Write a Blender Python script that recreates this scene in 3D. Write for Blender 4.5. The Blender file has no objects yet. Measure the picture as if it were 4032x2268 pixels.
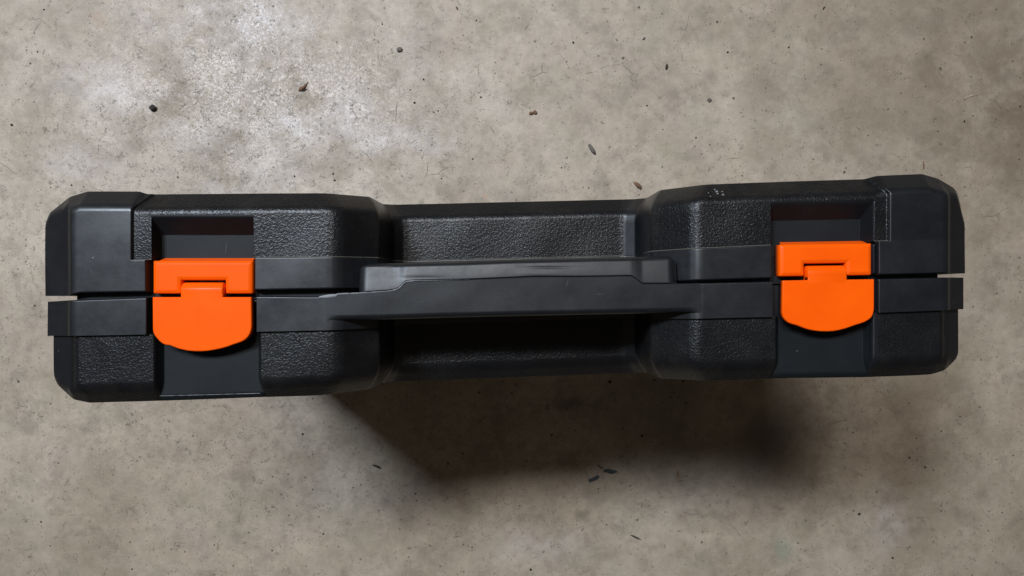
import bpy, bmesh, math, random
import numpy as np
from mathutils import Vector, noise as mnoise

# ------------------------------------------------------------------ constants
F = 1860.4                  # camera distance to the case top, in drawing units
K = 0.32 / F                # metres per drawing unit (0.172 mm)
H = 0.30                    # height of the standing case
CX, CY = 1288.0, 724.5
CAMZ = H + 0.32
KF = CAMZ * 36 / 26 / 4032  # metres per unit on the floor
S = bpy.context.scene

# ------------------------------------------------------------------ camera
cam = bpy.data.cameras.new('camera')
cam.lens = 26; cam.sensor_width = 36; cam.clip_start = 0.01; cam.clip_end = 60
camo = bpy.data.objects.new('camera', cam)
camo.location = (0, 0, CAMZ)
S.collection.objects.link(camo); S.camera = camo

# ------------------------------------------------------------------ light: a garage at night, one tube lamp up and to the left
w = bpy.data.worlds.new('World'); S.world = w; w.use_nodes = True
bg = w.node_tree.nodes['Background']
bg.inputs[0].default_value = (1.0, 0.86, 0.70, 1); bg.inputs[1].default_value = 0.062
def area(name, loc, target, sx, sy, power, col):
    l = bpy.data.lights.new(name, 'AREA'); l.shape = 'RECTANGLE'; l.size = sx; l.size_y = sy
    l.energy = power; l.color = col
    o = bpy.data.objects.new(name, l); o.location = loc
    d = Vector(target) - Vector(loc)
    o.rotation_euler = d.to_track_quat('-Z', 'Y').to_euler()
    S.collection.objects.link(o); return o
area('tube_lamp', (-1.12, 1.13, 2.55), (-0.1, 0, 0), 0.62, 0.42, 77, (0.77, 0.87, 1.0))
area('second_lamp', (-0.20, 1.04, 2.45), (0, 0, 0), 0.66, 0.24, 27, (0.93, 0.91, 0.90))
S.view_settings.view_transform = 'Standard'; S.view_settings.look = 'None'
S.view_settings.exposure = 0; S.view_settings.gamma = 1
S.render.engine = 'CYCLES'

# ------------------------------------------------------------------ node helpers
def mat(name):
    m = bpy.data.materials.new(name); m.use_nodes = True
    nt = m.node_tree; b = nt.nodes['Principled BSDF']
    return m, nt, b
def N(nt, t, **kw):
    n = nt.nodes.new(t)
    for k, v in kw.items():
        if k.startswith('i_'): n.inputs[k[2:].replace('_', ' ')].default_value = v
        else: setattr(n, k, v)
    return n
def L(nt, a, b): nt.links.new(a, b)
def coords(nt, scale=(1, 1, 1), off=(0, 0, 0), rot=(0, 0, 0)):
    g = N(nt, 'ShaderNodeNewGeometry'); mp = N(nt, 'ShaderNodeMapping')
    mp.inputs['Location'].default_value = off; mp.inputs['Scale'].default_value = scale; mp.inputs['Rotation'].default_value = rot
    L(nt, g.outputs['Position'], mp.inputs['Vector']); return mp.outputs[0]
def noise(nt, vec, scale, detail=4, rough=0.55, dist=0):
    n = N(nt, 'ShaderNodeTexNoise'); n.inputs['Scale'].default_value = scale
    n.inputs['Detail'].default_value = detail; n.inputs['Roughness'].default_value = rough; n.inputs['Distortion'].default_value = dist
    L(nt, vec, n.inputs['Vector']); return n.outputs['Fac']
def ramp(nt, fac, stops):
    r = N(nt, 'ShaderNodeValToRGB'); cr = r.color_ramp
    while len(cr.elements) < len(stops): cr.elements.new(0.5)
    for e, (p, c) in zip(cr.elements, stops):
        e.position = p; e.color = (c, c, c, 1) if not isinstance(c, tuple) else (*c, 1)
    L(nt, fac, r.inputs['Fac']); return r.outputs['Color']
def mix(nt, fac, a, b, mode='MIX'):
    m = N(nt, 'ShaderNodeMix'); m.data_type = 'RGBA'; m.blend_type = mode
    for s, v in ((0, fac), (6, a), (7, b)):
        if hasattr(v, 'is_output'): L(nt, v, m.inputs[s])
        else: m.inputs[s].default_value = v if s == 0 else (*v, 1)
    return m.outputs[2]
def math_(nt, op, a, b=0.0, clamp=False):
    m = N(nt, 'ShaderNodeMath'); m.operation = op; m.use_clamp = clamp
    for i, v in enumerate((a, b)):
        if hasattr(v, 'is_output'): L(nt, v, m.inputs[i])
        else: m.inputs[i].default_value = v
    return m.outputs[0]
def bump(nt, h, dist, strength=1.0, prev=None):
    b = N(nt, 'ShaderNodeBump'); b.inputs['Distance'].default_value = dist; b.inputs['Strength'].default_value = strength
    L(nt, h, b.inputs['Height'])
    if prev is not None: L(nt, prev, b.inputs['Normal'])
    return b.outputs['Normal']

# ------------------------------------------------------------------ floor
def floor_material():
    m, nt, b = mat('worn_concrete')
    P = coords(nt)
    sep = N(nt, 'ShaderNodeSeparateXYZ'); L(nt, P, sep.inputs[0]); X, Y = sep.outputs[0], sep.outputs[1]
    # warped position for irregular outlines
    wn = N(nt, 'ShaderNodeTexNoise'); wn.inputs['Scale'].default_value = 14; wn.inputs['Detail'].default_value = 5
    L(nt, P, wn.inputs['Vector'])
    wv = N(nt, 'ShaderNodeVectorMath', operation='SUBTRACT'); L(nt, wn.outputs['Color'], wv.inputs[0]); wv.inputs[1].default_value = (.5, .5, .5)
    ws = N(nt, 'ShaderNodeVectorMath', operation='SCALE'); L(nt, wv.outputs[0], ws.inputs[0]); ws.inputs['Scale'].default_value = 0.16
    wa = N(nt, 'ShaderNodeVectorMath', operation='ADD'); L(nt, ws.outputs[0], wa.inputs[0]); L(nt, P, wa.inputs[1])
    Pw = wa.outputs[0]
    ws3 = N(nt, 'ShaderNodeVectorMath', operation='SCALE'); L(nt, wv.outputs[0], ws3.inputs[0]); ws3.inputs['Scale'].default_value = 0.035
    wb_ = N(nt, 'ShaderNodeTexNoise'); wb_.inputs['Scale'].default_value = 70; wb_.inputs['Detail'].default_value = 6; L(nt, P, wb_.inputs['Vector'])
    wc_ = N(nt, 'ShaderNodeVectorMath', operation='SUBTRACT'); L(nt, wb_.outputs['Color'], wc_.inputs[0]); wc_.inputs[1].default_value = (.5, .5, .5)
    wd_ = N(nt, 'ShaderNodeVectorMath', operation='SCALE'); L(nt, wc_.outputs[0], wd_.inputs[0]); wd_.inputs['Scale'].default_value = 0.030
    we_ = N(nt, 'ShaderNodeVectorMath', operation='ADD'); L(nt, ws3.outputs[0], we_.inputs[0]); L(nt, P, we_.inputs[1])
    wf_ = N(nt, 'ShaderNodeVectorMath', operation='ADD'); L(nt, we_.outputs[0], wf_.inputs[0]); L(nt, wd_.outputs[0], wf_.inputs[1])
    Pw2 = wf_.outputs[0]
    def blob(sx, sy, rx, ry, soft=0.5, rot=0):      # irregular patch centred at a place of the floor
        mp = N(nt, 'ShaderNodeMapping'); mp.vector_type = 'TEXTURE'
        mp.inputs['Location'].default_value = ((sx - 2016) * KF, (1134 - sy) * KF, 0)
        mp.inputs['Rotation'].default_value = (0, 0, rot)
        mp.inputs['Scale'].default_value = (rx * KF, ry * KF, 1)
        L(nt, Pw if rx > 300 else Pw2, mp.inputs['Vector'])
        ln = N(nt, 'ShaderNodeVectorMath', operation='LENGTH'); L(nt, mp.outputs[0], ln.inputs[0])
        return ramp(nt, ln.outputs['Value'], [(max(0, 1 - soft) * .5, 1.0), (min(1, (1 + soft) * .5), 0.0)])
    big = noise(nt, P, 7, 5, .6, .4)
    med = noise(nt, coords(nt, off=(3, 1, 0)), 34, 12, .74, .2)
    fine = noise(nt, P, 140, 8, .7)
    grit = noise(nt, P, 900, 4, .7)
    big = noise(nt, P, 5, 12, .70, .3)
    col = ramp(nt, big, [(.32, (.315, .255, .200)), (.5, (.410, .350, .285)), (.66, (.485, .428, .362))])
    col = mix(nt, .85, col, ramp(nt, med, [(.30, (.66, .62, .58)), (.49, (1, 1, 1)), (.70, (1.20, 1.19, 1.18))]), 'MULTIPLY')
    col = mix(nt, .75, col, ramp(nt, fine, [(.25, (.72, .70, .67)), (.5, (1, 1, 1)), (.75, (1.15, 1.15, 1.15))]), 'MULTIPLY')
    col = mix(nt, .45, col, ramp(nt, grit, [(.3, .78), (.55, 1.0), (.8, 1.15)]), 'MULTIPLY')
    # olive and mauve tinting in patches
    t1 = ramp(nt, noise(nt, coords(nt, off=(9, 2, 0)), 19, 6, .65), [(.50, 0.0), (.68, .5)])
    col = mix(nt, t1, col, (.29, .262, .19))
    t2 = ramp(nt, noise(nt, coords(nt, off=(2, 7, 0)), 16, 6, .65), [(.55, 0.0), (.70, .32)])
    col = mix(nt, t2, col, (.40, .33, .31))
    t3 = ramp(nt, noise(nt, coords(nt, off=(5, 4, 0)), 33, 6, .7), [(.52, 0.0), (.64, .58)])
    col = mix(nt, t3, col, (.235, .20, .16))
    # brown soiling on the right side and along the top right corner, then shadow tone below the case
    rs = blob(4050, 350, 1150, 1000, .9); rs2 = blob(3650, 1750, 620, 600, .9)
    rn = ramp(nt, noise(nt, coords(nt, off=(1, 8, 0)), 22, 7, .72), [(.38, 0.35), (.57, 1.0)])
    rs = mix(nt, 1.0, rs, rn, 'MULTIPLY'); rs2 = mix(nt, 1.0, rs2, rn, 'MULTIPLY')
    col = mix(nt, math_(nt, 'MULTIPLY', rs, .92), col, (.165, .128, .088))
    col = mix(nt, math_(nt, 'MULTIPLY', rs2, .62), col, (.20, .155, .11))
    col = mix(nt, math_(nt, 'MULTIPLY', blob(3080, 1700, 270, 330, .75), .85), col, (.085, .068, .050))  # dark stain, enlarged and softened to carry on the shadow's right end
    col = mix(nt, math_(nt, 'MULTIPLY', blob(2650, 1620, 560, 230, .8), .5), col, (.14, .12, .09))  # evens out the case's cast shadow in the floor colour
    # rust, green and single soil marks
    for (sx, sy, rx, ry, c, a) in ((395, 62, 60, 30, (.42, .27, .20), .5), (3105, 2160, 60, 95, (.27, .315, .255), .55),
            (1890, 787, 26, 14, (.45, .27, .18), .6), (1025, 335, 70, 90, (.20, .17, .11), .6), (280, 325, 60, 60, (.22, .185, .12), .55),
            (255, 145, 60, 34, (.20, .175, .14), .5), (505, 515, 60, 50, (.22, .185, .14), .5), (560, 575, 130, 46, (.25, .215, .17), .4),
            (2310, 2040, 50, 45, (.19, .165, .12), .6), (1200, 1800, 120, 50, (.27, .20, .14), .45), (3650, 1500, 120, 120, (.26, .2, .15), .35),
            (715, 1735, 44, 40, (.25, .22, .18), .6), (940, 1720, 24, 30, (.24, .20, .15), .6), (3560, 2120, 200, 160, (.2, .165, .12), .35),
            (2980, 500, 180, 300, (.26, .215, .155), .28), (2750, 2050, 170, 90, (.24, .2, .14), .35), (690, 270, 110, 70, (.25, .22, .17), .4),
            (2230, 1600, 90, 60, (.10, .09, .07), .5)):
        col = mix(nt, math_(nt, 'MULTIPLY', blob(sx, sy, rx, ry, .6), a), col, c)
    # worn, scuffed whitish laitance at upper left; its pale patches also paint the lamp's gleam
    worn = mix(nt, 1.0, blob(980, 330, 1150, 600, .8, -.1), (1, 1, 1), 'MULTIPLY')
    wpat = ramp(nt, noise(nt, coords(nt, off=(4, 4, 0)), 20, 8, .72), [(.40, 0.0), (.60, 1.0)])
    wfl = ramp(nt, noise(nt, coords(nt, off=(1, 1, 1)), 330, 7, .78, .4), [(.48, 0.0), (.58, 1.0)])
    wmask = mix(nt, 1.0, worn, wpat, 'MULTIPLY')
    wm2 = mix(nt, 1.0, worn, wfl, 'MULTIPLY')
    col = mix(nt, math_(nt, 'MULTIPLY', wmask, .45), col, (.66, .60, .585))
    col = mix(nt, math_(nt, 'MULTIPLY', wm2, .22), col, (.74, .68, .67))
    wd = ramp(nt, noise(nt, coords(nt, off=(6, 1, 3)), 300, 6, .72, 1.2), [(.545, 0.0), (.60, 1.0)])
    left = blob(900, 1000, 2300, 2000, .5)
    col = mix(nt, math_(nt, 'MULTIPLY', mix(nt, 1.0, mix(nt, .6, left, worn), wd, 'MULTIPLY'), .62), col, (.125, .105, .08))
    t4 = ramp(nt, noise(nt, coords(nt, off=(7, 3, 1)), 26, 10, .74), [(.47, 0.0), (.60, 1.0)])
    wide = blob(1000, 480, 1250, 620, .8)
    col = mix(nt, math_(nt, 'MULTIPLY', mix(nt, 1.0, wide, t4, 'MULTIPLY'), .62), col, (.235, .205, .155))
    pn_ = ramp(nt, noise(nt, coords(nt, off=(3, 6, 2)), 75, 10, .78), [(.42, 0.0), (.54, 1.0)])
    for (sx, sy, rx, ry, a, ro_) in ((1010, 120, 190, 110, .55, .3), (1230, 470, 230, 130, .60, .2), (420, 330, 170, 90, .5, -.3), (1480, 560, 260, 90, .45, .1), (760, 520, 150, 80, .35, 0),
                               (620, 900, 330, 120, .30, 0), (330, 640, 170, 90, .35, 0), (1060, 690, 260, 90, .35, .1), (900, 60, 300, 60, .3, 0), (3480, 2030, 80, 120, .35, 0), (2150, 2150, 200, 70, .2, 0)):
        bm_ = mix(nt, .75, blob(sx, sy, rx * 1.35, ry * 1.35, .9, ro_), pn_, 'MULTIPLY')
        col = mix(nt, math_(nt, 'MULTIPLY', bm_, a * 1.1), col, (.70, .67, .69))  # pale laitance, whitened and cooled to add the lamp's gleam
    for (sx, sy, rx, ry, a) in ((-100, 2350, 1100, 560, .50), (2200, 2450, 1500, 380, .35), (4150, 2300, 900, 700, .42), (3900, -100, 900, 420, .50), (-100, 1500, 420, 700, .22), (2500, 150, 600, 300, .30), (150, -40, 600, 200, .42), (3000, 2300, 900, 300, .35), (3300, 450, 700, 500, .30), (500, 1900, 330, 170, .35), (1500, 2150, 300, 130, .35), (3800, 1300, 330, 500, .45), (2350, 420, 260, 130, .3), (3000, 380, 130, 330, .45), (420, 620, 160, 90, .5), (780, 640, 190, 80, .35)):
        col = mix(nt, math_(nt, 'MULTIPLY', mix(nt, .6, blob(sx, sy, rx, ry, .9), rn, 'MULTIPLY'), a), col, (.20, .160, .118))  # broad soil, also painting vignette and light falloff into corners and edges
    # short dark scratches and pits, dense in the worn part
    sn = noise(nt, coords(nt, off=(2, 9, 4)), 170, 4, .6, .6)
    ab = N(nt, 'ShaderNodeMath'); ab.operation = 'ABSOLUTE'; L(nt, math_(nt, 'SUBTRACT', sn, .5), ab.inputs[0])
    scr = ramp(nt, ab.outputs[0], [(.012, 1.0), (.035, 0.0)])
    sb = noise(nt, coords(nt, off=(8, 8, 2)), 95, 6, .72)
    dens = math_(nt, 'ADD', sb, math_(nt, 'MULTIPLY', mix(nt, .5, left, wide, 'MIX'), .085))
    scr = mix(nt, 1.0, scr, ramp(nt, dens, [(.575, 0.0), (.63, 1.0)]), 'MULTIPLY')
    col = mix(nt, math_(nt, 'MULTIPLY', scr, .78), col, (.125, .105, .078))
    # pin holes and dark specks
    def specks(scale, thr, soft, sparse, cc, amt, off):
        v = N(nt, 'ShaderNodeTexVoronoi'); v.inputs['Scale'].default_value = scale; v.inputs['Randomness'].default_value = 1
        L(nt, coords(nt, off=off), v.inputs['Vector'])
        s = ramp(nt, v.outputs['Distance'], [(thr, 1.0), (thr + soft, 0.0)])
        sc = N(nt, 'ShaderNodeSeparateColor'); L(nt, v.outputs['Color'], sc.inputs[0])
        k = ramp(nt, sc.outputs[0], [(sparse, 0.0), (sparse + .02, 1.0)])
        return mix(nt, 1.0, s, k, 'MULTIPLY')
    nonlocal_h = []
    for (sc_, th, so, sp, cc, am, off) in ((75, .05, .04, .87, (.045, .036, .026), .9, (0, 0, 0)),
                                      (150, .10, .06, .82, (.09, .075, .055), .8, (1, 2, 0)),
                                      (330, .14, .10, .70, (.15, .125, .10), .8, (3, 2, 0)),
                                      (48, .10, .3, .93, (.22, .19, .155), .45, (5, 2, 0))):
        s = specks(sc_, th, so, sp, cc, am, off); nonlocal_h.append(s)
        col = mix(nt, math_(nt, 'MULTIPLY', s, am), col, cc)
    # hair cracks: borders of large warped cells, broken up
    wv2 = N(nt, 'ShaderNodeVectorMath', operation='SCALE'); L(nt, wv.outputs[0], wv2.inputs[0]); wv2.inputs['Scale'].default_value = 0.035
    wa2 = N(nt, 'ShaderNodeVectorMath', operation='ADD'); L(nt, wv2.outputs[0], wa2.inputs[0]); L(nt, P, wa2.inputs[1])
    crk = None
    for sc_, wd_, th in ((15, .006, .56), (38, .010, .58), (80, .014, .60)):
        v = N(nt, 'ShaderNodeTexVoronoi'); v.feature = 'DISTANCE_TO_EDGE'; v.inputs['Scale'].default_value = sc_
        L(nt, wa2.outputs[0], v.inputs['Vector'])
        c = ramp(nt, v.outputs['Distance'], [(0.0, 1.0), (wd_, 0.0)])
        br = ramp(nt, noise(nt, coords(nt, off=(sc_, 2, 0)), 24, 6, .75), [(th, 0.0), (th + .06, 1.0)])
        c = mix(nt, 1.0, c, br, 'MULTIPLY')
        crk = c if crk is None else mix(nt, 1.0, crk, c, 'LIGHTEN')
    col = mix(nt, math_(nt, 'MULTIPLY', crk, .62), col, (.12, .10, .08))
    col = mix(nt, 1.0, col, (.99, .955, .90), 'MULTIPLY')
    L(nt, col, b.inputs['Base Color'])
    ro = ramp(nt, med, [(.3, .58), (.7, .46)])
    ro = mix(nt, math_(nt, 'MULTIPLY', worn, .8), ro, (.30, .30, .30))
    ro = mix(nt, t4, ro, (.62, .62, .62))
    L(nt, ro, b.inputs['Roughness'])
    b.inputs['Specular IOR Level'].default_value = .5
    n1 = bump(nt, fine, .0009, .35)
    n2 = bump(nt, mix(nt, 1.0, wfl, worn, 'MULTIPLY'), .0006, .35, n1)
    n3 = bump(nt, grit, .00022, .5, n2)
    hole = math_(nt, 'SUBTRACT', 1.0, nonlocal_h[0])
    n4 = bump(nt, math_(nt, 'SUBTRACT', 1.0, crk), .0003, .8, bump(nt, hole, .0006, .8, n3))
    L(nt, n4, b.inputs['Normal'])
    return m
FLOOR_MAT = floor_material()

def mesh_obj(name, verts, faces, m, parent=None, smooth=True, normals=None):
    me = bpy.data.meshes.new(name)
    if isinstance(faces, np.ndarray):
        v = np.asarray(verts, dtype=np.float32); nf = len(faces)
        me.vertices.add(len(v)); me.vertices.foreach_set('co', v.ravel())
        me.loops.add(nf * 4); me.loops.foreach_set('vertex_index', faces.astype(np.int32).ravel())
        me.polygons.add(nf); me.polygons.foreach_set('loop_start', np.arange(0, nf * 4, 4, dtype=np.int32))
        me.update(calc_edges=True)
    else:
        me.from_pydata([tuple(p) for p in verts], [], faces)
    for mm in (m if isinstance(m, (list, tuple)) else [m]): me.materials.append(mm)
    me.polygons.foreach_set('use_smooth', [smooth] * len(me.polygons))
    me.update()
    o = bpy.data.objects.new(name, me); S.collection.objects.link(o)
    if parent: o.parent = parent
    return o

fb = bmesh.new()
bmesh.ops.create_grid(fb, x_segments=40, y_segments=40, size=3.0)
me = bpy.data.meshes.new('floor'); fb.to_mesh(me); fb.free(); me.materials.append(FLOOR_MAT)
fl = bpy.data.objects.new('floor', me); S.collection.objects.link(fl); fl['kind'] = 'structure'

# ------------------------------------------------------------------ plastics
def plastic(name, base, rough, grain, scuff=.5, spec=.5):
    m, nt, b = mat(name)
    P = coords(nt)
    n = noise(nt, P, 60, 5, .6)
    col = ramp(nt, n, [(.3, tuple(c * .82 for c in base)), (.7, tuple(c * 1.2 for c in base))])
    sc = noise(nt, coords(nt, scale=(1, 1, 1), off=(1, 5, 2)), 420, 5, .75)
    if grain:
        dd = ramp(nt, noise(nt, coords(nt, off=(4, 5, 2)), 45, 5, .7), [(.5, 0.0), (.8, .22)])
        col = mix(nt, dd, col, (.055, .050, .042))
        v = N(nt, 'ShaderNodeTexVoronoi'); v.feature = 'SMOOTH_F1'; v.inputs['Scale'].default_value = 1100
        v.inputs['Smoothness'].default_value = .5
        nn = N(nt, 'ShaderNodeTexNoise'); nn.inputs['Scale'].default_value = 640; nn.inputs['Detail'].default_value = 2
        L(nt, P, nn.inputs['Vector'])
        sv = N(nt, 'ShaderNodeVectorMath', operation='SCALE'); L(nt, nn.outputs['Color'], sv.inputs[0]); sv.inputs['Scale'].default_value = .0022
        av = N(nt, 'ShaderNodeVectorMath', operation='ADD'); L(nt, sv.outputs[0], av.inputs[0]); L(nt, P, av.inputs[1])
        L(nt, av.outputs[0], v.inputs['Vector'])
        h1 = ramp(nt, v.outputs['Distance'], [(.15, 1.0), (.60, 0.0)])
        h2 = noise(nt, P, 900, 3, .6, 1.2)
        h = math_(nt, 'ADD', h1, h2)
        nrm = bump(nt, h, .00017, grain)
    else:
        nrm = bump(nt, sc, .00003, .5, bump(nt, n, .0005, .12))
        dots = N(nt, 'ShaderNodeTexVoronoi'); dots.inputs['Scale'].default_value = 190; L(nt, P, dots.inputs['Vector'])
        sp = ramp(nt, dots.outputs['Distance'], [(.035, 1.0), (.06, 0.0)])
        scl = N(nt, 'ShaderNodeSeparateColor'); L(nt, dots.outputs['Color'], scl.inputs[0])
        sp = mix(nt, 1.0, sp, ramp(nt, scl.outputs[0], [(.90, 0.0), (.92, 1.0)]), 'MULTIPLY')
        col = mix(nt, math_(nt, 'MULTIPLY', sp, .6), col, (.20, .20, .20))
        smu = ramp(nt, noise(nt, coords(nt, scale=(1, 2.6, 1), off=(8, 2, 1)), 38, 6, .65), [(.58, 0.0), (.72, 1.0)])
        col = mix(nt, math_(nt, 'MULTIPLY', smu, .35), col, tuple(c * 1.6 + .004 for c in base))
    rr = ramp(nt, noise(nt, coords(nt, off=(3, 3, 1)), 90, 6, .7), [(.3, rough - .05), (.7, rough + .06)])
    L(nt, col, b.inputs['Base Color']); L(nt, rr, b.inputs['Roughness']); L(nt, nrm, b.inputs['Normal'])
    b.inputs['Specular IOR Level'].default_value = spec
    return m
SMOOTH = plastic('smooth_black_plastic', (.0060, .0068, .0088), .37, 0, spec=.62)
SMOOTH2 = plastic('satin_black_plastic', (.0058, .0066, .0084), .36, 0, spec=.5)
HANDLE = plastic('matt_handle_plastic', (.0066, .0074, .0092), .43, 0, spec=.45)
GRAIN = plastic('grained_black_plastic', (.0052, .0055, .0064), .34, .38, spec=.36)
DUSTY = plastic('dusty_black_plastic', (.13, .12, .095), .8, .6)
RECESS = plastic('matt_recess_plastic', (.0075, .0090, .0105), .5, 0, spec=.22)
FLASH = plastic('scuff_and_highlight_grey', (.20, .205, .215), .6, .3)
SCRATCH = plastic('scratched_grey_plastic', (.075, .078, .085), .6, .3)
m, nt, b = mat('orange_plastic')
P_ = coords(nt)
oc = ramp(nt, noise(nt, P_, 50, 4, .6), [(.3, (.90, .096, .001)), (.7, (.97, .112, .0015))])
L(nt, oc, b.inputs['Base Color'])
b.inputs['Roughness'].default_value = .33; b.inputs['Specular IOR Level'].default_value = .17
L(nt, bump(nt, noise(nt, P_, 1400, 3, .6), .00006, .5), b.inputs['Normal'])
ORANGE = m

# ------------------------------------------------------------------ case geometry helpers
def W(x, y, d):
    x = np.asarray(x, float); y = np.asarray(y, float); d = np.asarray(d, float)
    return np.stack([(x - CX) * K + 0 * d, (CY - y - .014 * d) * K, H - d * K], -1)
def T(pts, d):       # picture position of a point lying d below the top plane -> its plan position
    s = 1 + d / F
    return [(CX + (x - CX) * s, CY + (y - CY) * s) for x, y in pts]
def curve(pts, sm=6.0):
    px = np.array([p[0] for p in pts], float); py = np.array([p[1] for p in pts], float)
    g = np.arange(px[0] - 60, px[-1] + 60, 1.0)
    v = np.interp(g, px, py)
    if sm > 0:
        k = np.arange(-int(4 * sm), int(4 * sm) + 1); kk = np.exp(-k * k / (2 * sm * sm)); kk /= kk.sum()
        pad = len(k) // 2
        v = np.convolve(np.pad(v, pad, mode='edge'), kk, 'valid')
    return lambda x: np.interp(x, g, v)
def smax(a, b, k):
    h = np.clip(.5 + .5 * (a - b) / k, 0, 1)
    return b * (1 - h) + a * h + k * h * (1 - h)
def smin(a, b, k): return -smax(-a, -b, k)
BASE_D = H / K       # depth of the floor below the case top

def shell(name, xs, y0, y1, nrow, depth, mats, parent, skirt, mat_fn=None, bottom=None):
    """surface over the plan strip y0(x)..y1(x) (y0 < y1) with walls going down on the sides named in skirt"""
    nx = len(xs); t = np.linspace(0, 1, nrow)
    Yg = y0(xs)[:, None] * (1 - t) + y1(xs)[:, None] * t
    Xg = np.repeat(xs[:, None], nrow, 1)
    Dg = depth(Xg, Yg)
    V = [W(Xg, Yg, Dg).reshape(-1, 3)]; base = nx * nrow
    i, j = np.meshgrid(np.arange(nx - 1), np.arange(nrow - 1), indexing='ij')
    a = (i * nrow + j).ravel()
    Fs = [np.stack([a, a + 1, a + nrow + 1, a + nrow], -1)]
    idx = np.arange(nx * nrow).reshape(nx, nrow)
    nsurf = len(a)
    lines = {'y0': (idx[:, 0], False), 'y1': (idx[:, -1], True), 'x0': (idx[0, :], True), 'x1': (idx[-1, :], False)}
    fx, fy, fd = Xg.ravel(), Yg.ravel(), Dg.ravel()
    for side, zbot in skirt.items():
        ln, flip = lines[side]; n = len(ln)
        levels = [1.5] + ([12, 60, 200, 600, 1200] if zbot > 1000 else [12])
        prev = None; rows = []
        dtop = fd[ln]
        zz = [dtop] + [np.minimum(dtop + l, zbot) for l in levels] + [np.full(n, float(zbot))]
        for q in zz:                      # top row duplicated: a crisp edge between surface and wall
            V.append(W(fx[ln], fy[ln], q)); rows.append(np.arange(base, base + n)); base += n
        for r0, r1 in zip(rows[:-1], rows[1:]):
            f = np.stack([r0[:-1], r0[1:], r1[1:], r1[:-1]], -1)
            Fs.append(f[:, ::-1] if flip else f)
    if bottom is not None:
        n = nx
        V.append(W(xs, Yg[:, 0], np.full(n, float(bottom)))); A = np.arange(base, base + n); base += n
        V.append(W(xs, Yg[:, -1], np.full(n, float(bottom)))); B = np.arange(base, base + n); base += n
        Fs.append(np.stack([A[:-1], A[1:], B[1:], B[:-1]], -1))
    o = mesh_obj(name, np.concatenate(V), np.concatenate(Fs), mats, parent)
    if mat_fn is not None:
        xm = (Xg[:-1, :-1] + Xg[1:, 1:]) / 2; ym = (Yg[:-1, :-1] + Yg[1:, 1:]) / 2
        mi = np.zeros(len(o.data.polygons), dtype=np.int32)
        mi[:nsurf] = mat_fn(xm, ym, np.repeat(np.arange(nrow - 1)[None, :], nx - 1, 0)).ravel()
        o.data.polygons.foreach_set('material_index', mi)
    return o

def xgrid(a, b, step=1.5, dense=()):
    xs = [np.arange(a, b, step), np.array([b])]
    for (p, q) in dense:
        if q > a and p < b: xs.append(np.arange(max(a, p), min(b, q), .45))
    x = np.unique(np.round(np.concatenate(xs), 3))
    keep = np.concatenate([[True], np.diff(x) > .2]); return x[keep]
DENSE = ((898, 952), (1640, 1694), (326, 338), (2230, 2244), (372, 386), (632, 646), (1938, 1952), (2184, 2200))

# hollow under the handle: depth against length
hollow = curve([(0, 0), (822, 0), (836, 1.5), (848, 5.5), (860, 11.5), (940, 80), (944, 98), (947, 234), (975, 253), (992, 256),
                (1596, 256), (1611, 254), (1645, 237), (1648, 98), (1652, 80), (1738, 11), (1745, 7), (1752, 3), (1759, .8), (1767, 0), (2600, 0)], 2.6)
def hollow2(x, dist):                      # the blocks' inner corners are rounded in plan
    sh = 37 * np.clip(1 - dist / 75.0, 0, 1) ** 2
    return hollow(np.where(x < 1290, x + sh, x - sh))
# plan lines
top_pts = T([(84, 700), (113, 560), (118, 552), (123, 536.5), (176, 494), (221, 481), (351, 481), (368, 487.4), (671, 485), (809, 484.4), (854, 484)], 46) \
    + T([(1751, 463.3), (1980, 455), (2179, 448.8), (2204, 442), (2320, 437), (2360, 448.8), (2400, 473), (2409, 486.7), (2416, 522), (2440, 600)], 46)
y_top = curve(top_pts, 3.5)
y_lidband = curve([(80, 653.7), (364, 653), (651, 647), (842, 645.6), (1000, 642), (1604, 628), (1763, 624), (1941, 616), (2208, 606), (2460, 600)], 6)
y_lid = curve([(80, 744.5), (168, 744), (200, 737.5), (364, 735), (651, 730.7), (840, 727), (1709, 707.7), (1946, 700), (2215, 692), (2380, 687.6), (2460, 686)], 5)
y_base = curve([(80, 760), (168, 755.5), (384, 747.4), (651, 745), (798, 746), (862, 739), (901, 737), (1709, 713), (1941, 707.7), (2215, 701), (2380, 697.7), (2455, 697)], 6)
y_baseband = curve([(80, 848), (126, 846), (384, 841), (651, 834.5), (850, 830), (1718, 802.5), (1950, 797), (2200, 787), (2420, 779), (2460, 778)], 5)
bot_pts = T([(120, 900), (134, 946), (143, 966), (185, 1004), (225, 1012.6), (453, 1006), (667, 998), (776, 995), (854, 991)], 46) \
    + T([(1718, 958.8), (1980, 950.5), (2184, 948), (2313, 943), (2342, 941), (2376, 931), (2409, 899), (2416, 880), (2440, 800)], 46)
y_bot = curve(bot_pts, 3.5)
def slope_of(f): return lambda x: (f(x + 4) - f(x - 4)) / 8
endp = curve([(60, 60), (85, 46), (163, 14), (178, 0), (300, -60), (2270, -60), (2384, 0), (2398, 14), (2455, 46), (2500, 60)], 2.5)
xb_l = lambda y: 331 + np.clip(525 - y, 0, 60) * .72
xb_r = lambda y: 2237 - np.clip(486 - y, 0, 60) * .75
def recess(x, y, xl, xr, yt, R, sl=4.5, ytw=50):
    return np.minimum(np.minimum(R, (x - xl) * sl), np.minimum((xr - x) * sl, (y - yt) * R / ytw))
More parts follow.
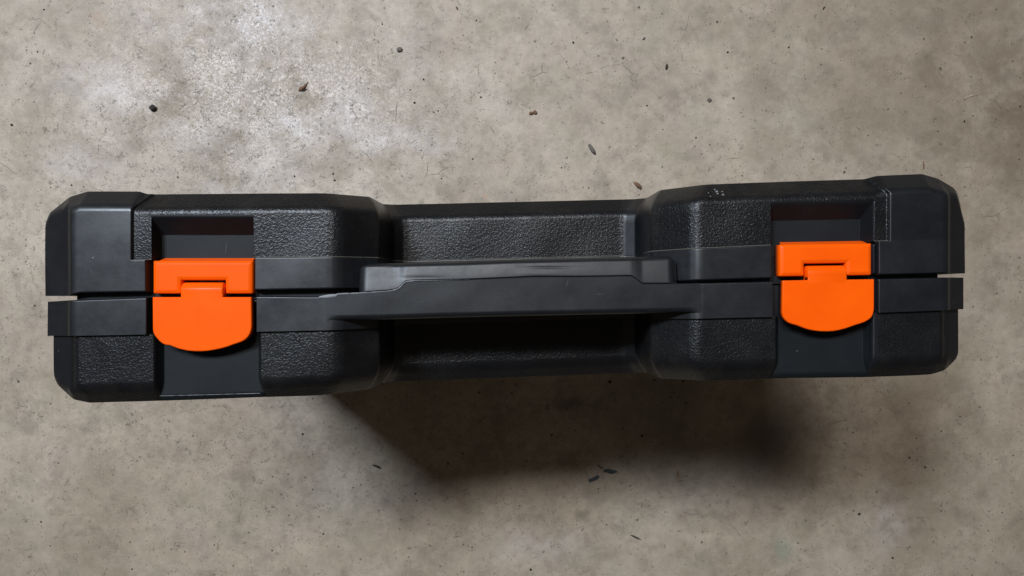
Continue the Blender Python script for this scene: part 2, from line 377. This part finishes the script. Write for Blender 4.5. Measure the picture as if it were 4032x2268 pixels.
def lid_depth(x, y):
    m = slope_of(y_top)(x)
    dist = (y - y_top(x)) / np.sqrt(1 + np.minimum(m * m, 4))
    ch = 46 * (1 - dist / 46)
    d = smax(np.zeros_like(x), ch, 11)
    d = smax(d, endp(x) + 0 * y, 8)
    cap = np.clip((xb_l(y) - x) / 7.0 + .5, 0, 1) + np.clip((x - xb_r(y)) / 10.0 + .5, 0, 1)
    bandf = np.clip((y - y_lidband(x)) / 1.6, 0, 1)
    tex = (1 - np.clip(cap, 0, 1)) * (1 - bandf)
    tex = tex * tex * (3 - 2 * tex)
    d = d + 7.5 * tex
    # latch pockets
    d = smax(d, recess(x, y, 376, 637, 537, 46) , 2.5)
    d = smax(d, np.minimum(recess(x, y, 1941, 2500, 503 - .02 * (x - 1941), 46, 4.5, 48), (2205 - x) * 2.2), 5)
    # wider pocket beside the catches, inside the rim band only
    inb = np.clip((y - y_lidband(x)) / 3, 0, 1) * 30
    d = smax(d, np.minimum(inb, recess(x, y, 365, 642, 400, 30, 4, 1)), 2)
    d = smax(d, np.minimum(inb, recess(x, y, 1946, 2212, 400, 30, 4, 1)), 2)
    d = smax(d, 5 - (y_lid(x) - y) * 2.2, 3)
    d = d + hollow2(x, y - y_top(x))
    # a little unevenness of the blow-moulded skin
    d = d + .8 * np.sin(x / 61.0 + y / 40) * np.sin(x / 113.0 + 1.3) + .5 * np.sin(x / 29.0 + 2)
    return d
def undul(x, y): return .8 * np.sin(x / 57.0 + y / 44 + 2) * np.sin(x / 101.0 + .3) + .5 * np.sin(x / 31.0)
def base_depth(x, y, band=False):
    m = slope_of(y_bot)(x)
    dist = (y_bot(x) - y) / np.sqrt(1 + np.minimum(m * m, 4))
    ch = 46 * (1 - dist / 50)
    z = np.zeros_like(x) + (0 if band else 10)
    d = smax(z, ch, 16)
    d = smax(d, endp(x if band else 1288 + (x - 1288) * 1.012) + (0 if band else 4) + 0 * y, 9)
    if band: d = smax(d, 5 - (y - y_base(x)) * 2.5, 3)
    if band:
        d = smax(d, recess(x, y, 368, 645, 0, 38, 4, 1), 3); d = smax(d, recess(x, y, 1944, 2211, 0, 38, 4, 1), 3)
    else:
        fl_ = 20 * np.clip((y - (y_bot(x) - 62)) / 52, 0, 1.1) ** 2.4
        d = smax(d, recess(x, y, 378 - .7 * fl_, 655 + fl_, 0, 38, 2.2, 1), 8); d = smax(d, recess(x, y, 1952 - fl_, 2206 + .7 * fl_, 0, 38, 2.2, 1), 8)
    d = d + hollow2(x, y_bot(x) - y)
    return d + undul(x, y)

# ------------------------------------------------------------------ the case
case = bpy.data.objects.new('tool_case', None); case.location = (0, 0, 0); S.collection.objects.link(case)
case['label'] = 'black moulded plastic tool case standing on its edge with two orange latches'
case['category'] = 'tool case'

def lid_mat(x, y, row):
    mi = np.zeros(x.shape, int)
    mi[row == row.max()] = 2                                        # dust caught on the edge of the rim band
    mi[(y > 539) & (x > 377) & (x < 636)] = 3
    mi[(y > 505) & (x > 1944) & (x < 2203)] = 3
    mi[(x > 1608) & (x < 1647)] = 1
    return mi
lid = shell('lid_shell', xgrid(331, 2237, 1.5, DENSE), y_top, y_lidband, 165, lid_depth, [GRAIN, SMOOTH2, DUSTY, RECESS], case, {'y0': BASE_D}, lid_mat)
def cap_mat(x, y, row):
    mi = np.zeros(x.shape, int); mi[(x > xb_l(y)) & (x < 1288)] = 1; mi[(x < xb_r(y)) & (x > 1288)] = 1; return mi
# the caps overlap the grained skin a little where their edge runs aslant; they share one surface and are cut along it
c1 = shell('corner_cap', xgrid(85, 331, 1.5, ((160, 182), (85, 130), (326, 331))), y_top, y_lidband, 165, lid_depth, [SMOOTH, GRAIN], lid, {'y0': BASE_D, 'x0': BASE_D}, cap_mat)
c2 = shell('corner_cap', xgrid(2237, 2455, 1.5, ((2384, 2455), (2237, 2244))), y_top, y_lidband, 165, lid_depth, [SMOOTH2, GRAIN], lid, {'y0': BASE_D, 'x1': BASE_D}, cap_mat)
shell('rim_band', xgrid(85, 2455, 1.5, DENSE), y_lidband, y_lid, 62, lid_depth, [SMOOTH], lid, {'y1': BASE_D, 'x0': BASE_D, 'x1': BASE_D})
basep = shell('base_shell', xgrid(106, 2440, 1.5, DENSE), y_baseband, y_bot, 125, lambda x, y: base_depth(x, y),
              [GRAIN, SMOOTH2, RECESS], case, {'y1': BASE_D, 'x0': BASE_D, 'x1': BASE_D, 'y0': 330},
              lambda x, y, r: np.where(((x > 388) & (x < 645)) | ((x > 1960) & (x < 2196)), 2, np.where((x > 1608) & (x < 1647) | (x < 165) | (x > 2404) | ((x > 2196) & (x < 2214)), 1, 0)))
shell('rim_band', xgrid(93, 2450, 1.5, DENSE), y_base, y_baseband, 66, lambda x, y: base_depth(x, y, True), [SMOOTH], basep,
      {'y0': BASE_D, 'y1': 330, 'x0': BASE_D, 'x1': BASE_D})
# tongue between the halves
yt0 = lambda x: y_lid(x) - 6; yt1 = lambda x: y_base(x) + 6
shell('sealing_tongue', xgrid(176, 2376, 6), yt0, yt1, 3, lambda x, y: 30 + hollow(x), [RECESS], basep, {'x0': BASE_D, 'x1': BASE_D, 'y0': 600, 'y1': 600})

# ------------------------------------------------------------------ handle
y_u = curve([(895, 664), (923, 662), (1150, 657), (1278, 652), (1450, 648), (1646, 644), (1710, 642)], 8)
y_p = curve([(800, 741), (901, 737), (985, 731), (1003, 726), (1020, 708), (1044, 705.5), (1185, 703), (1341, 696), (1469, 696), (1588, 694), (1600, 701), (1615, 714), (1704, 713.5), (1770, 712)], 3)
y_l = curve([(800, 806), (900, 806), (977, 804), (1150, 799), (1278, 796), (1613, 789), (1770, 786)], 8)
def h_top(x):
    r = 24.0; e0, e1 = 900.0, 1705.0
    u = np.clip((x - e0) / r, 0, 1); v = np.clip((e1 - x) / r, 0, 1)
    q = np.minimum(u, v)
    rnd = r * (1 - np.sqrt(np.clip(1 - (1 - q) ** 2, 0, 1)))
    inside = (x >= e0) & (x <= e1)
    gy = np.where(q > 0, y_u(x) + rnd, y_base(x) + .2)
    return np.where(inside, np.minimum(gy, y_base(x)), y_base(x) + .2)
def h_depth(x, y):
    e = np.minimum(x - 900, 1705 - x)
    up = y - y_u(x)
    a = np.clip(1 - up / 13.0, 0, 1); c = np.clip(1 - e / 26.0, 0, 1)
    above = np.clip((y_p(x) - y) / 3.0 + .2, 0, 1); above = above * above * (3 - 2 * above)
    c = c * above; a = a * (e > 0)
    q = np.clip(np.sqrt(a * a + c * c), 0, 1)
    d = 20 * (1 - np.sqrt(np.clip(1 - q * q, 0, 1)))
    dome = np.clip((y_p(x) - y) / 60, 0, 1)
    d = d + above * (-3.0 + 11 * dome ** 1.3)
    fade = np.clip(np.minimum(x - 820, 1765 - x) / 55.0, 0, 1); fade = fade * fade * (3 - 2 * fade)
    lo = np.clip(1 - (y_l(x) - y) / 15.0, 0, 1)
    d = d + fade * 15 * (1 - np.sqrt(np.clip(1 - lo * lo, 0, 1)))
    # wrinkles of the moulding on the grip
    d = d - .6 * np.exp(-((x - 1360) / 45) ** 2 - ((y - 688) / 6) ** 2) + 1.0 * np.exp(-((x - 1380) / 55) ** 2 - ((y - 673) / 3) ** 2)
    d = d + .6 * np.exp(-((x - 1060) / 60) ** 2 - ((y - 699) / 5) ** 2)
    d = d + fade * .35 * np.sin(x / 47.0) * np.sin(x / 83.0 + y / 20) + (1 - fade) * undul(x, y)
    return d
bar_top = lambda x: np.where((x > 900) & (x < 1705), y_p(x), y_base(x) + .2)
hd = shell('handle', xgrid(820, 1765, 1.5, ((980, 1050), (1585, 1625))), bar_top, y_l, 90, h_depth, [HANDLE], case,
           {'y0': 135, 'y1': 135, 'x0': 135, 'x1': 135}, None, 135)
shell('grip', xgrid(900.3, 1704.7, 1.5, ((900, 930), (1675, 1705), (980, 1050), (1585, 1625))), h_top, y_p, 60, h_depth, [HANDLE], hd,
      {'y0': 120, 'x0': 120, 'x1': 120}, None, 120)
# whitish moulding flash along the parting line
def ribbon(name, pts, wid, dfn, m, parent, hgt=1.6):
    vs = []; fs = []
    n = len(pts)
    for i, (x, y) in enumerate(pts):
        p0 = pts[max(0, i - 1)]; p1 = pts[min(n - 1, i + 1)]
        tx, ty = p1[0] - p0[0], p1[1] - p0[1]; l = math.hypot(tx, ty) or 1; nx_, ny_ = -ty / l, tx / l
        w_ = wid[i] if isinstance(wid, list) else wid
        for s, hh in ((-1, -1.0), (-.4, hgt), (.4, hgt), (1, -1.0)):
            xx, yy = x + nx_ * w_ * s, y + ny_ * w_ * s
            vs.append(W(xx, yy, dfn(x, y) - hh))
    for i in range(n - 1):
        for j in range(3):
            a = i * 4 + j; fs.append((a, a + 1, a + 5, a + 4))
    return mesh_obj(name, vs, fs, m, parent)
rnd = random.Random(5)
fx = np.concatenate([np.linspace(803, 850, 12), np.linspace(856, 1180, 70)])
fpts = []; fw = []
for x in fx:
    if x < 850: y = float(y_base(x)) + 2.2; wv_ = 1 + 3.2 * math.sin(math.pi * (x - 799) / 60) ** .8
    else: y = float(y_p(x)) + .6; wv_ = (1.7 if x < 1020 else 1.6 * max(.15, 1 - (x - 1020) / 170)) * rnd.uniform(.6, 1.25)
    fpts.append((float(x), y)); fw.append(wv_)
ribbon('parting_flash', fpts, fw, lambda x, y: -1.0 if x < 985 else -2.6, FLASH, hd, .8)

for (p, q, wd, df) in (((223, 670), (239, 697), .8, 1.2), ((571, 604), (567, 640), 1.3, 46.5), ((1431, 700), (1424, 724), .9, .3), ((1316, 711), (1313, 716), 1.0, .3), ((2156, 752), (2150, 770), .6, 1.0),
                       ((300, 690), (322, 694), .6, 1.0), ((700, 688), (722, 684), .6, 1.0), ((1205, 690), (1208, 676), .6, 2.0), ((1640, 672), (1634, 684), .8, -1.0), ((1500, 742), (1522, 739), .6, .3), ((1040, 760), (1075, 757), .6, .3)):
    s_ = 1 + df / F
    pts_ = [(CX + (p[0] + (q[0] - p[0]) * t - CX) * s_, CY + (p[1] + (q[1] - p[1]) * t - CY) * s_) for t in (0, .2, .4, .6, .8, 1)]
    host = hd if 900 < p[0] < 1700 else lid
    fn = h_depth if host is hd else lid_depth
    if p[0] > 2000: host = basep; fn = lambda x, y: base_depth(x, y, True)
    ribbon('scratch', pts_, [.2 * wd, .7 * wd, wd, wd * .8, wd * .7, .15], lambda x, y: float(fn(np.array([float(x)]), np.array([float(y)]))[0]) - .25, SCRATCH, host, .3)
rb = random.Random(3)
epts = []
for i in range(34):
    x = 402 + i * 7.6; s_ = 1 + 38 / F; xt, yt_ = CX + (x - CX) * s_, CY + (995.5 - (x - 402) * .026 - CY) * s_
    epts.append((xt, yt_))
ribbon('edge_highlight_strip', epts, [rb.uniform(.35, 1.3) for _ in epts], lambda x, y: float(base_depth(np.array([x]), np.array([y]))[0]), FLASH, basep, .5)  # pale ribbon standing in for the highlight on the panel's lower ridge

# ------------------------------------------------------------------ latches
def prism(name, poly, dt, db, bev, m, parent, rs=2.0, drop=None, round_top=.8, steps=3, bd=None):
    """plate with the outline poly: bevel rings of width bev and depth bd up to a flat top dt below the case top"""
    n = len(poly); area2 = sum(poly[i - 1][0] * poly[i][1] - poly[i][0] * poly[i - 1][1] for i in range(n))
    sg = 1 if area2 > 0 else -1
    def inset(w_):
        out = []
        for i in range(n):
            p0, p1, p2 = (Vector(poly[k]) for k in (i - 1, i, (i + 1) % n))
            a = (p1 - p0).normalized(); c = (p2 - p1).normalized()
            na = Vector((-a.y, a.x)) * sg; nc = Vector((-c.y, c.x)) * sg
            m_ = na + nc; m_ = m_ / max(.35, m_.dot(na)) if m_.length > 1e-6 else na
            out.append(tuple(p1 + m_ * w_))
        return out
    rs = rs if isinstance(rs, list) else [rs] * n
    if bd is None: bd = bev * .8
    rings = [(0, db, 1.0), (0, dt + bd, 1.0)]
    for k in range(1, steps + 1):
        t = k / steps
        rings.append((bev * (1 - math.cos(t * math.pi / 2)) * .35 + bev * t * .65, dt + bd * (1 - t) * .65 + bd * .35 * (1 - math.sin(t * math.pi / 2)), max(round_top, 1 - t * .5)))
    verts = []; cnt = None
    for w_, d, k in rings:
        rp = rounded(inset(w_), [r * k for r in rs])
        cnt = len(rp)
        for x, y in rp:
            dd = d
            if drop is not None and d < db - 1: dd += drop(x, y)
            verts.append(W(x, y, dd))
    faces = []
    for r in range(len(rings) - 1):
        for i in range(cnt):
            a = r * cnt + i; b_ = r * cnt + (i + 1) % cnt; faces.append((a, b_, b_ + cnt, a + cnt))
    bm = bmesh.new(); bv = [bm.verts.new(v) for v in verts]
    for f in faces: bm.faces.new([bv[i] for i in f])
    for i in range(cnt):
        e = bm.edges.get((bv[-cnt + i], bv[-cnt + (i + 1) % cnt]))
        if e: e.smooth = False
    top = bm.faces.new(bv[-cnt:]); bm.faces.new(bv[:cnt])
    bmesh.ops.recalc_face_normals(bm, faces=bm.faces)
    bmesh.ops.triangulate(bm, faces=[f for f in bm.faces if len(f.verts) > 4])
    for f in bm.faces: f.smooth = True
    me = bpy.data.meshes.new(name); bm.to_mesh(me); bm.free(); me.materials.append(m)
    o = bpy.data.objects.new(name, me); S.collection.objects.link(o); o.parent = parent
    return o
def arc_corner(p, a, b, r, n=4):           # rounded corner at p between neighbours a and b
    pa = Vector(a) - Vector(p); pb = Vector(b) - Vector(p); pa.normalize(); pb.normalize()
    s = Vector(p) + pa * r; e = Vector(p) + pb * r
    return [tuple((1 - t) ** 2 * s + 2 * t * (1 - t) * Vector(p) + t * t * e) for t in [i / n for i in range(n + 1)]]
def rounded(poly, rs):
    out = []
    for i, p in enumerate(poly):
        r = rs[i] if isinstance(rs, list) else rs
        if r <= 0: out.append(tuple(p)); continue
        out += arc_corner(p, poly[i - 1], poly[(i + 1) % len(poly)], r)
    return out
def latch(x0, x1, yc0, yc1, tabx0, tabx1, ytab, ymain0, blade, tilt, pin=False):
    """x0..x1 catch, yc0..yc1 its height, blade = outline of the clasp's rounded foot, left to right"""
    sk = lambda x: tilt * (x - x0)
    la = bpy.data.objects.new('latch', None); S.collection.objects.link(la); la.parent = case
    # catch: bracket with a notch for the clasp's tab
    n0, n1, ny = tabx0 - 5, tabx1 + 3, ytab - 6
    poly = [(x0, yc0), (x1, yc0 + sk(x1)), (x1, yc1 + sk(x1)), (n1, yc1 + sk(n1)), (n1, ny + sk(n1) - sk(n0)), (n0, ny), (n0, yc1 + sk(n0)), (x0, yc1)]
    prism('latch_catch', poly, 3, 44, 9, ORANGE, la, [3, 3, 4, 3, 1.5, 1.5, 3, 4], bd=5)
    # back wedge of the catch going down into the pocket
    s = 1 + 40 / F
    wv_ = [(x0 + 4, yc0 + 3, 9), (x1 - 3, yc0 + sk(x1) + 3, 9), (x1 - 6, yc0 + sk(x1) - 9, 43), (x0 + 14, yc0 - 9, 43)]
    mesh_obj('catch_ramp', [W(*p) for p in wv_], [(0, 1, 2, 3)], ORANGE, la, False)
    # clasp
    tt = sk(tabx1) - sk(tabx0)
    main = [(tabx0, ymain0 - 8 + sk(tabx0)), (tabx1, ymain0 - 8 + sk(tabx1)), (tabx1, ymain0 + sk(tabx1)), (x1 + 1, ymain0 + sk(x1))] + blade[::-1] + [(x0 + 4, ymain0), (tabx0, ymain0 + sk(tabx0))]
    prism('latch_clasp', main, -7, 14, 2.4, ORANGE, la, [0, 0, .6, 2.5] + [0] * len(blade) + [2.5, .6])
    # tab reaching into the notch: flat, then sloping down at its tip
    n = 14; vs = []; fs = []
    prof = [(0, 9), (1.5, 3.5), (4, .5), (8, -2.4), (12, -5.2), (14.5, -6.6), (17, -7.1), (22, -7.05), (ymain0 - ytab + 6, -7.05)]
    ws_ = [(5, 5), (2.5, 3), (1.2, 1.8), (.4, .9), (0, 0), (0, 0), (0, 0), (0, 0), (0, 0)]
    for (dy, d), (ia, ib) in zip(prof, ws_):
        for k, (tx, dd) in enumerate(((0, 22), (0, 2.2), (.012, .6), (.03, 0), (.5, 0), (.97, 0), (.988, .6), (1, 2.2), (1, 22))):
            xa, xb = tabx0 + ia, tabx1 - ib; x = xa + (xb - xa) * tx
            vs.append(W(x, ytab + dy + sk(x) - sk(tabx0), max(d + dd, d) if dd < 20 else 22))
    for i in range(len(prof) - 1):
        for k in range(8):
            q_ = i * 9 + k; fs.append((q_, q_ + 9, q_ + 10, q_ + 1))
    fs.append(tuple(range(9)))
    mesh_obj('clasp_tab', vs, fs, ORANGE, la)
    # hinge block under the clasp
    hb = [(x0 + 10, ymain0 + 8), (x1 - 6, ymain0 + 8 + sk(x1)), (x1 - 6, ymain0 + 70 + sk(x1)), (x0 + 10, ymain0 + 70)]
    prism('hinge_block', hb, 10, 44, 2, RECESS, la, 1)
    if pin:
        hb = [(2198, 612), (2209, 612), (2211, 690), (2199, 690)]
        prism('hinge_post', hb, 7, 40, 4.5, SMOOTH2, la, 3, bd=6)
        prism('hinge_post', [(2198, 704), (2208, 704), (2208, 786), (2198, 786)], 10, 44, 4, SMOOTH2, la, 3, bd=6)
    return la
bl = [(387.5, 828), (388.5, 836), (392, 843), (398, 851), (405, 858.5), (413, 864.6), (420, 867), (430.6, 868.4), (441, 872.5), (453, 877), (475, 881.8), (492, 883.2), (508.7, 883.4), (526, 882.2),
      (542, 879.6), (559, 876), (575.7, 871.3), (588, 866.5), (600, 862.6), (610, 859), (618, 854.6), (625, 848), (631, 839), (634, 829), (635.2, 818)]
latch(382.8, 633, 656, 738.5, 457.5, 562.3, 710.5, 747.5, bl, 0.0)
br = [(1965.5, 785), (1967.5, 796), (1973, 804.5), (1980.7, 811), (1990, 815), (2000.8, 817.6), (2009, 820.5), (2018.6, 824.6), (2031, 828.6), (2045, 831.5), (2062, 833.3), (2079, 833.7), (2094, 832.8), (2108, 830.4),
      (2125, 826), (2141.4, 820.2), (2151, 816.8), (2161.5, 813.8), (2172, 810), (2181.6, 804.7), (2189, 798.5), (2193.4, 790), (2195.6, 780), (2196, 771)]
latch(1963, 2195, 615, 695, 2030, 2127.5, 668.6, 706, br, -.014, True)

# white paint flecks and dust crumbs on the case
for (x, y, r) in ((1804, 482, 3.6), (1806, 487, 2.6), (1799, 477, 2.2), (1818, 482, 2.2), (1820, 490, 3.2), (1783, 485, 1.6), (1788, 494, 1.7), (889, 705, 1.6), (234, 648, 2.0), (2148, 740, 1.4), (1438, 687, 1.6), (1006, 806, 0)):
    if r <= 0: continue
    bm = bmesh.new(); bmesh.ops.create_icosphere(bm, subdivisions=2, radius=1)
    for v in bm.verts:
        v.co *= 1 + .45 * mnoise.noise(v.co * 1.7 + Vector((x, y, 0)))
    me = bpy.data.meshes.new('paint_fleck'); bm.to_mesh(me); bm.free(); me.materials.append(FLASH)
    o = bpy.data.objects.new('paint_fleck', me); S.collection.objects.link(o); o.parent = lid if y < 700 else case
    if x == 889: dd = float(lid_depth(np.array([x * 1.]), np.array([y * 1.]))[0])
    elif y < 600 or x == 234: dd = float(lid_depth(np.array([x * 1.]), np.array([y * 1.]))[0])
    elif x == 1438: dd = 1
    else: dd = 0
    if 1500 < x < 2000 or True:
        s_ = 1 + dd / F; p = W(CX + (x - CX) * s_, CY + (y - CY) * s_, 0)
        if y < 600: dd = float(lid_depth(np.array([CX + (x - CX) * s_]), np.array([CY + (y - CY) * s_]))[0])
    o.location = (p[0], p[1], H - dd * K); o.scale = (r * K, r * K * .8, r * K * .35)

# ------------------------------------------------------------------ debris on the floor
def simple(name, c, rough=.8):
    m, nt, b = mat(name)
    n = noise(nt, coords(nt), 900, 4, .6)
    L(nt, ramp(nt, n, [(.3, tuple(v * .6 for v in c)), (.7, tuple(v * 1.4 for v in c))]), b.inputs['Base Color'])
    b.inputs['Roughness'].default_value = rough; return m
M_DARK = simple('dark_grit', (.030, .024, .018)); M_GREY = simple('grey_stone', (.13, .11, .095))
M_BROWN = simple('brown_crumb', (.16, .085, .045)); M_BLACK = simple('black_grit', (.012, .010, .008)); M_TAN = simple('tan_fibre', (.42, .33, .22))
M_BLUE = simple('blue_grey_flake', (.060, .066, .07)); M_ORANGEF = simple('amber_fibre', (.40, .19, .04))
def FP(sx, sy, z=0): return Vector(((sx - 2016) * KF, (1134 - sy) * KF, z))
def lump(name, sx, sy, w_, h_, rot, m, label, cat, flat=.6, group=None, seed=0, rough=.5, sub=2):
    bm = bmesh.new(); bmesh.ops.create_icosphere(bm, subdivisions=sub, radius=1)
    for v in bm.verts:
        v.co *= 1 + rough * mnoise.noise(v.co * 1.3 + Vector((sx * .37, sy * .71, seed)))
        v.co += Vector([.16 * mnoise.noise(v.co * 3.1 + Vector((sx, k * 9, sy))) for k in range(3)])
    mz = min(v.co.z for v in bm.verts)
    sx_, sy_ = w_ * KF * .42, h_ * KF * .42; sz = min(sx_, sy_) * flat
    for v in bm.verts: v.co = Vector((v.co.x * sx_, v.co.y * sy_, (v.co.z - mz * .9) * sz))
    me = bpy.data.meshes.new(name); bm.to_mesh(me); bm.free(); me.materials.append(m)
    o = bpy.data.objects.new(name, me); S.collection.objects.link(o)
    o.location = FP(sx, sy, .00005); o.rotation_euler = (0, 0, rot)
    o['label'] = label; o['category'] = cat
    if group: o['group'] = group
    return o
def stick(name, pts, rads, m, label, cat, lift=1.0):
    """tapered tube along floor points (picture units), lying on the floor"""
    vs = []; fs = []; n = len(pts); q = 7
    for i, (x, y) in enumerate(pts):
        p0 = Vector(pts[max(0, i - 1)]); p1 = Vector(pts[min(n - 1, i + 1)]); t = (p1 - p0).normalized(); nn = Vector((-t.y, t.x))
        r = rads[i]
        for k in range(q):
            a = 2 * math.pi * k / q
            rr = r * (1 + .18 * mnoise.noise(Vector((x * .3, y * .3, k))))
            P = Vector((x, y)) + nn * math.cos(a) * rr
            v = FP(P.x, P.y, (math.sin(a) * rr * .8 + rads[i] * .8 * lift) * KF + .00005); vs.append(v)
    for i in range(n - 1):
        for k in range(q):
            a = i * q + k; b_ = i * q + (k + 1) % q; fs.append((a, b_, b_ + q, a + q))
    fs.append(tuple(range(q))[::-1]); fs.append(tuple(range((n - 1) * q, n * q)))
    c = sum(vs, Vector()) / len(vs); c.z = 0
    o = mesh_obj(name, [v - c for v in vs], fs, m); o.location = c
    o['label'] = label; o['category'] = cat; return o
lump('pebble', 606, 427, 30, 28, .3, M_DARK, 'dark rounded pebble on the pale worn concrete, largest stone at upper left', 'pebble', .8, rough=.35)
lump('stone_chip', 1574, 196, 28, 24, .1, M_GREY, 'square grey brown stone chip above the left half of the case', 'stone chip', .5, rough=.25)
stick('seed_husk', [(1176, 358), (1186, 352), (1198, 344), (1206, 334), (1214, 322)], [2, 8, 6, 3, 1], M_BROWN, 'brown pointed seed husk lying in the whitish worn patch', 'seed husk')
stick('seed_husk', [(1188, 357), (1200, 356), (1210, 350)], [2, 3.5, 1], M_DARK, 'short dark splinter tucked against the brown pointed husk', 'splinter')
lump('soil_crumb', 2091, 446, 22, 15, .3, M_BROWN, 'two lobed brown soil crumb above the middle of the case, left half', 'soil crumb', .7)
lump('soil_crumb', 2106, 443, 18, 16, .3, M_BROWN, 'two lobed brown soil crumb above the middle of the case, right half', 'soil crumb', .7, seed=4)
stick('dropping', [(2318, 568), (2323, 576), (2329, 586), (2336, 596), (2343, 607)], [3, 7, 7, 7.5, 4], M_GREY, 'dark grey elongated dropping lying above the handle', 'dropping')
stick('dropping', [(2497, 718), (2506, 726), (2514, 732), (2521, 738), (2522, 746)], [4, 7, 7.5, 6, 3], M_BROWN, 'light brown bent dropping just above the case beside the hollow', 'dropping')
stick('wood_splinter', [(2626, 252), (2625, 262), (2623, 274)], [2, 5, 3], M_DARK, 'short upright dark splinter at upper right of centre', 'splinter')
lump('soil_crumb', 2792, 394, 20, 18, .2, M_GREY, 'rounded grey crumb on the plain floor above the right latch', 'soil crumb', .6)
lump('grit_grain', 2865, 206, 10, 8, 0, M_BLACK, 'single jet black grain at the upper right of centre', 'grit grain', .7)
lump('grit_grain', 47, 492, 11, 10, 0, M_BLACK, 'small black grain near the left edge beyond the case corner', 'grit grain', .7)
lump('soil_crumb', 1799, 32, 9, 17, .5, M_BROWN, 'small brown crumb by the top edge near the middle', 'soil crumb', .6)
stick('wood_splinter', [(2530, 157), (2535, 152), (2541, 147)], [1.5, 4, 1.5], M_GREY, 'tiny slanted grey splinter left of the upright dark splinter', 'splinter')
stick('dry_fibre', [(3240, 38), (3243, 31), (3250, 27)], [2, 3, 1], M_DARK, 'tiny hooked dark fibre at the top edge right of centre', 'fibre')
stick('dry_fibre', [(3797, 391), (3808, 384), (3822, 378), (3836, 375), (3850, 377)], [1, 2, 2.2, 2, 1], M_TAN, 'pale curved fibre on the brown stained floor at far right', 'fibre')
stick('dry_fibre', [(2669, 1850), (2668, 1860), (2669, 1872), (2668, 1881)], [1, 2, 2, 1], M_ORANGEF, 'amber coloured upright fibre at the lower border of the shadow', 'fibre')
stick('wood_splinter', [(2482, 2106), (2494, 2111), (2508, 2117), (2524, 2125)], [1, 3, 3.2, 1], M_BLACK, 'thin black slanting sliver near the bottom edge', 'splinter')
stick('wood_splinter', [(1466, 1830), (1478, 1833), (1490, 1838), (1500, 1845)], [1.5, 4, 4, 1.5], M_DARK, 'dark slanting splinter at the left border of the shadow', 'splinter')
lump('husk_fragment', 1655, 1835, 9, 20, .3, M_TAN, 'small pale oval husk inside the left lobe of the shadow', 'husk', .5)
lump('paint_flake', 2338, 1886, 60, 16, .45, M_BLUE, 'larger blue grey flake below the shadow, lower of the pair', 'flake', .14, rough=.9, sub=3)
lump('paint_flake', 2402, 1856, 50, 18, -.15, M_BLUE, 'pointed blue grey flake at the shadow border, upper of the pair', 'flake', .14, rough=.9, sub=3)
stick('dry_fibre', [(2354, 1828), (2362, 1838), (2376, 1846)], [1, 2.2, 1.2], M_BLACK, 'short black fibre beside the pointed blue grey flake', 'fibre')
stick('wood_splinter', [(3635, 635), (3636, 650), (3637, 668)], [1, 3, 1], M_BROWN, 'thin upright brown splinter above the right corner of the case', 'splinter')
lump('soil_crumb', 2402, 1534 - 30, 14, 12, .1, M_BLACK, 'black crumb under the lower edge of the case in the shadow', 'soil crumb', .5)
lump('soil_crumb', 2453, 228, 14, 10, .5, M_GREY, 'flat grey crumb in a row of dust right of centre', 'soil crumb', .4)
lump('stone_chip', 2510, 1535, 14, 8, .1, M_TAN, 'pale chip lying inside the dark shadow below the hollow', 'stone chip', .4)
g = 'tiny dark grains scattered on the floor'
rnd = random.Random(11)
for (x, y, s) in ((1875, 80, 9), (1668, 313, 10), (1615, 354, 8), (1632, 405, 10), (1893, 383, 11), (1708, 442, 9), (1725, 437, 8), (1658, 592, 9), (1861, 626, 9), (1739, 702, 8),
                  (1312, 684, 10), (1318, 710, 10), (1160, 694, 8), (282, 729, 8), (173, 38, 10), (2429, 158, 8), (2257, 168, 10), (2547, 416, 10), (3105, 187, 8), (2740, 542, 9),
                  (3496, 430, 9), (3796, 478, 10), (3692, 517, 8), (3417, 533, 8), (4012, 628, 8), (1192, 1708, 10), (1273, 2101, 10), (162, 2054, 9), (674, 2162, 8), (3513, 2196, 12),
                  (3382, 2023, 15), (2172, 1713, 12), (2527, 1716, 14), (844, 2145, 7), (1390, 1920, 7), (2090, 2242, 12), (3780, 1640, 7), (3945, 2018, 8), (2318, 740, 8), (1505, 95, 8),
                  (2610, 710 - 200, 7), (2210, 690 - 30, 7), (2690, 1500, 9), (120, 250, 7), (148, 204, 8), (330, 735, 7), (1020, 430, 7), (820, 1790, 7), (1030, 1820, 6), (520, 2240, 7)):
    lump('grit_grain', x, y, s, s * rnd.uniform(.7, 1.1), rnd.uniform(0, 3), M_BLACK if rnd.random() < .6 else M_DARK, 'tiny dark grain of grit lying loose on the concrete floor', 'grit grain', .6, g, sub=1)
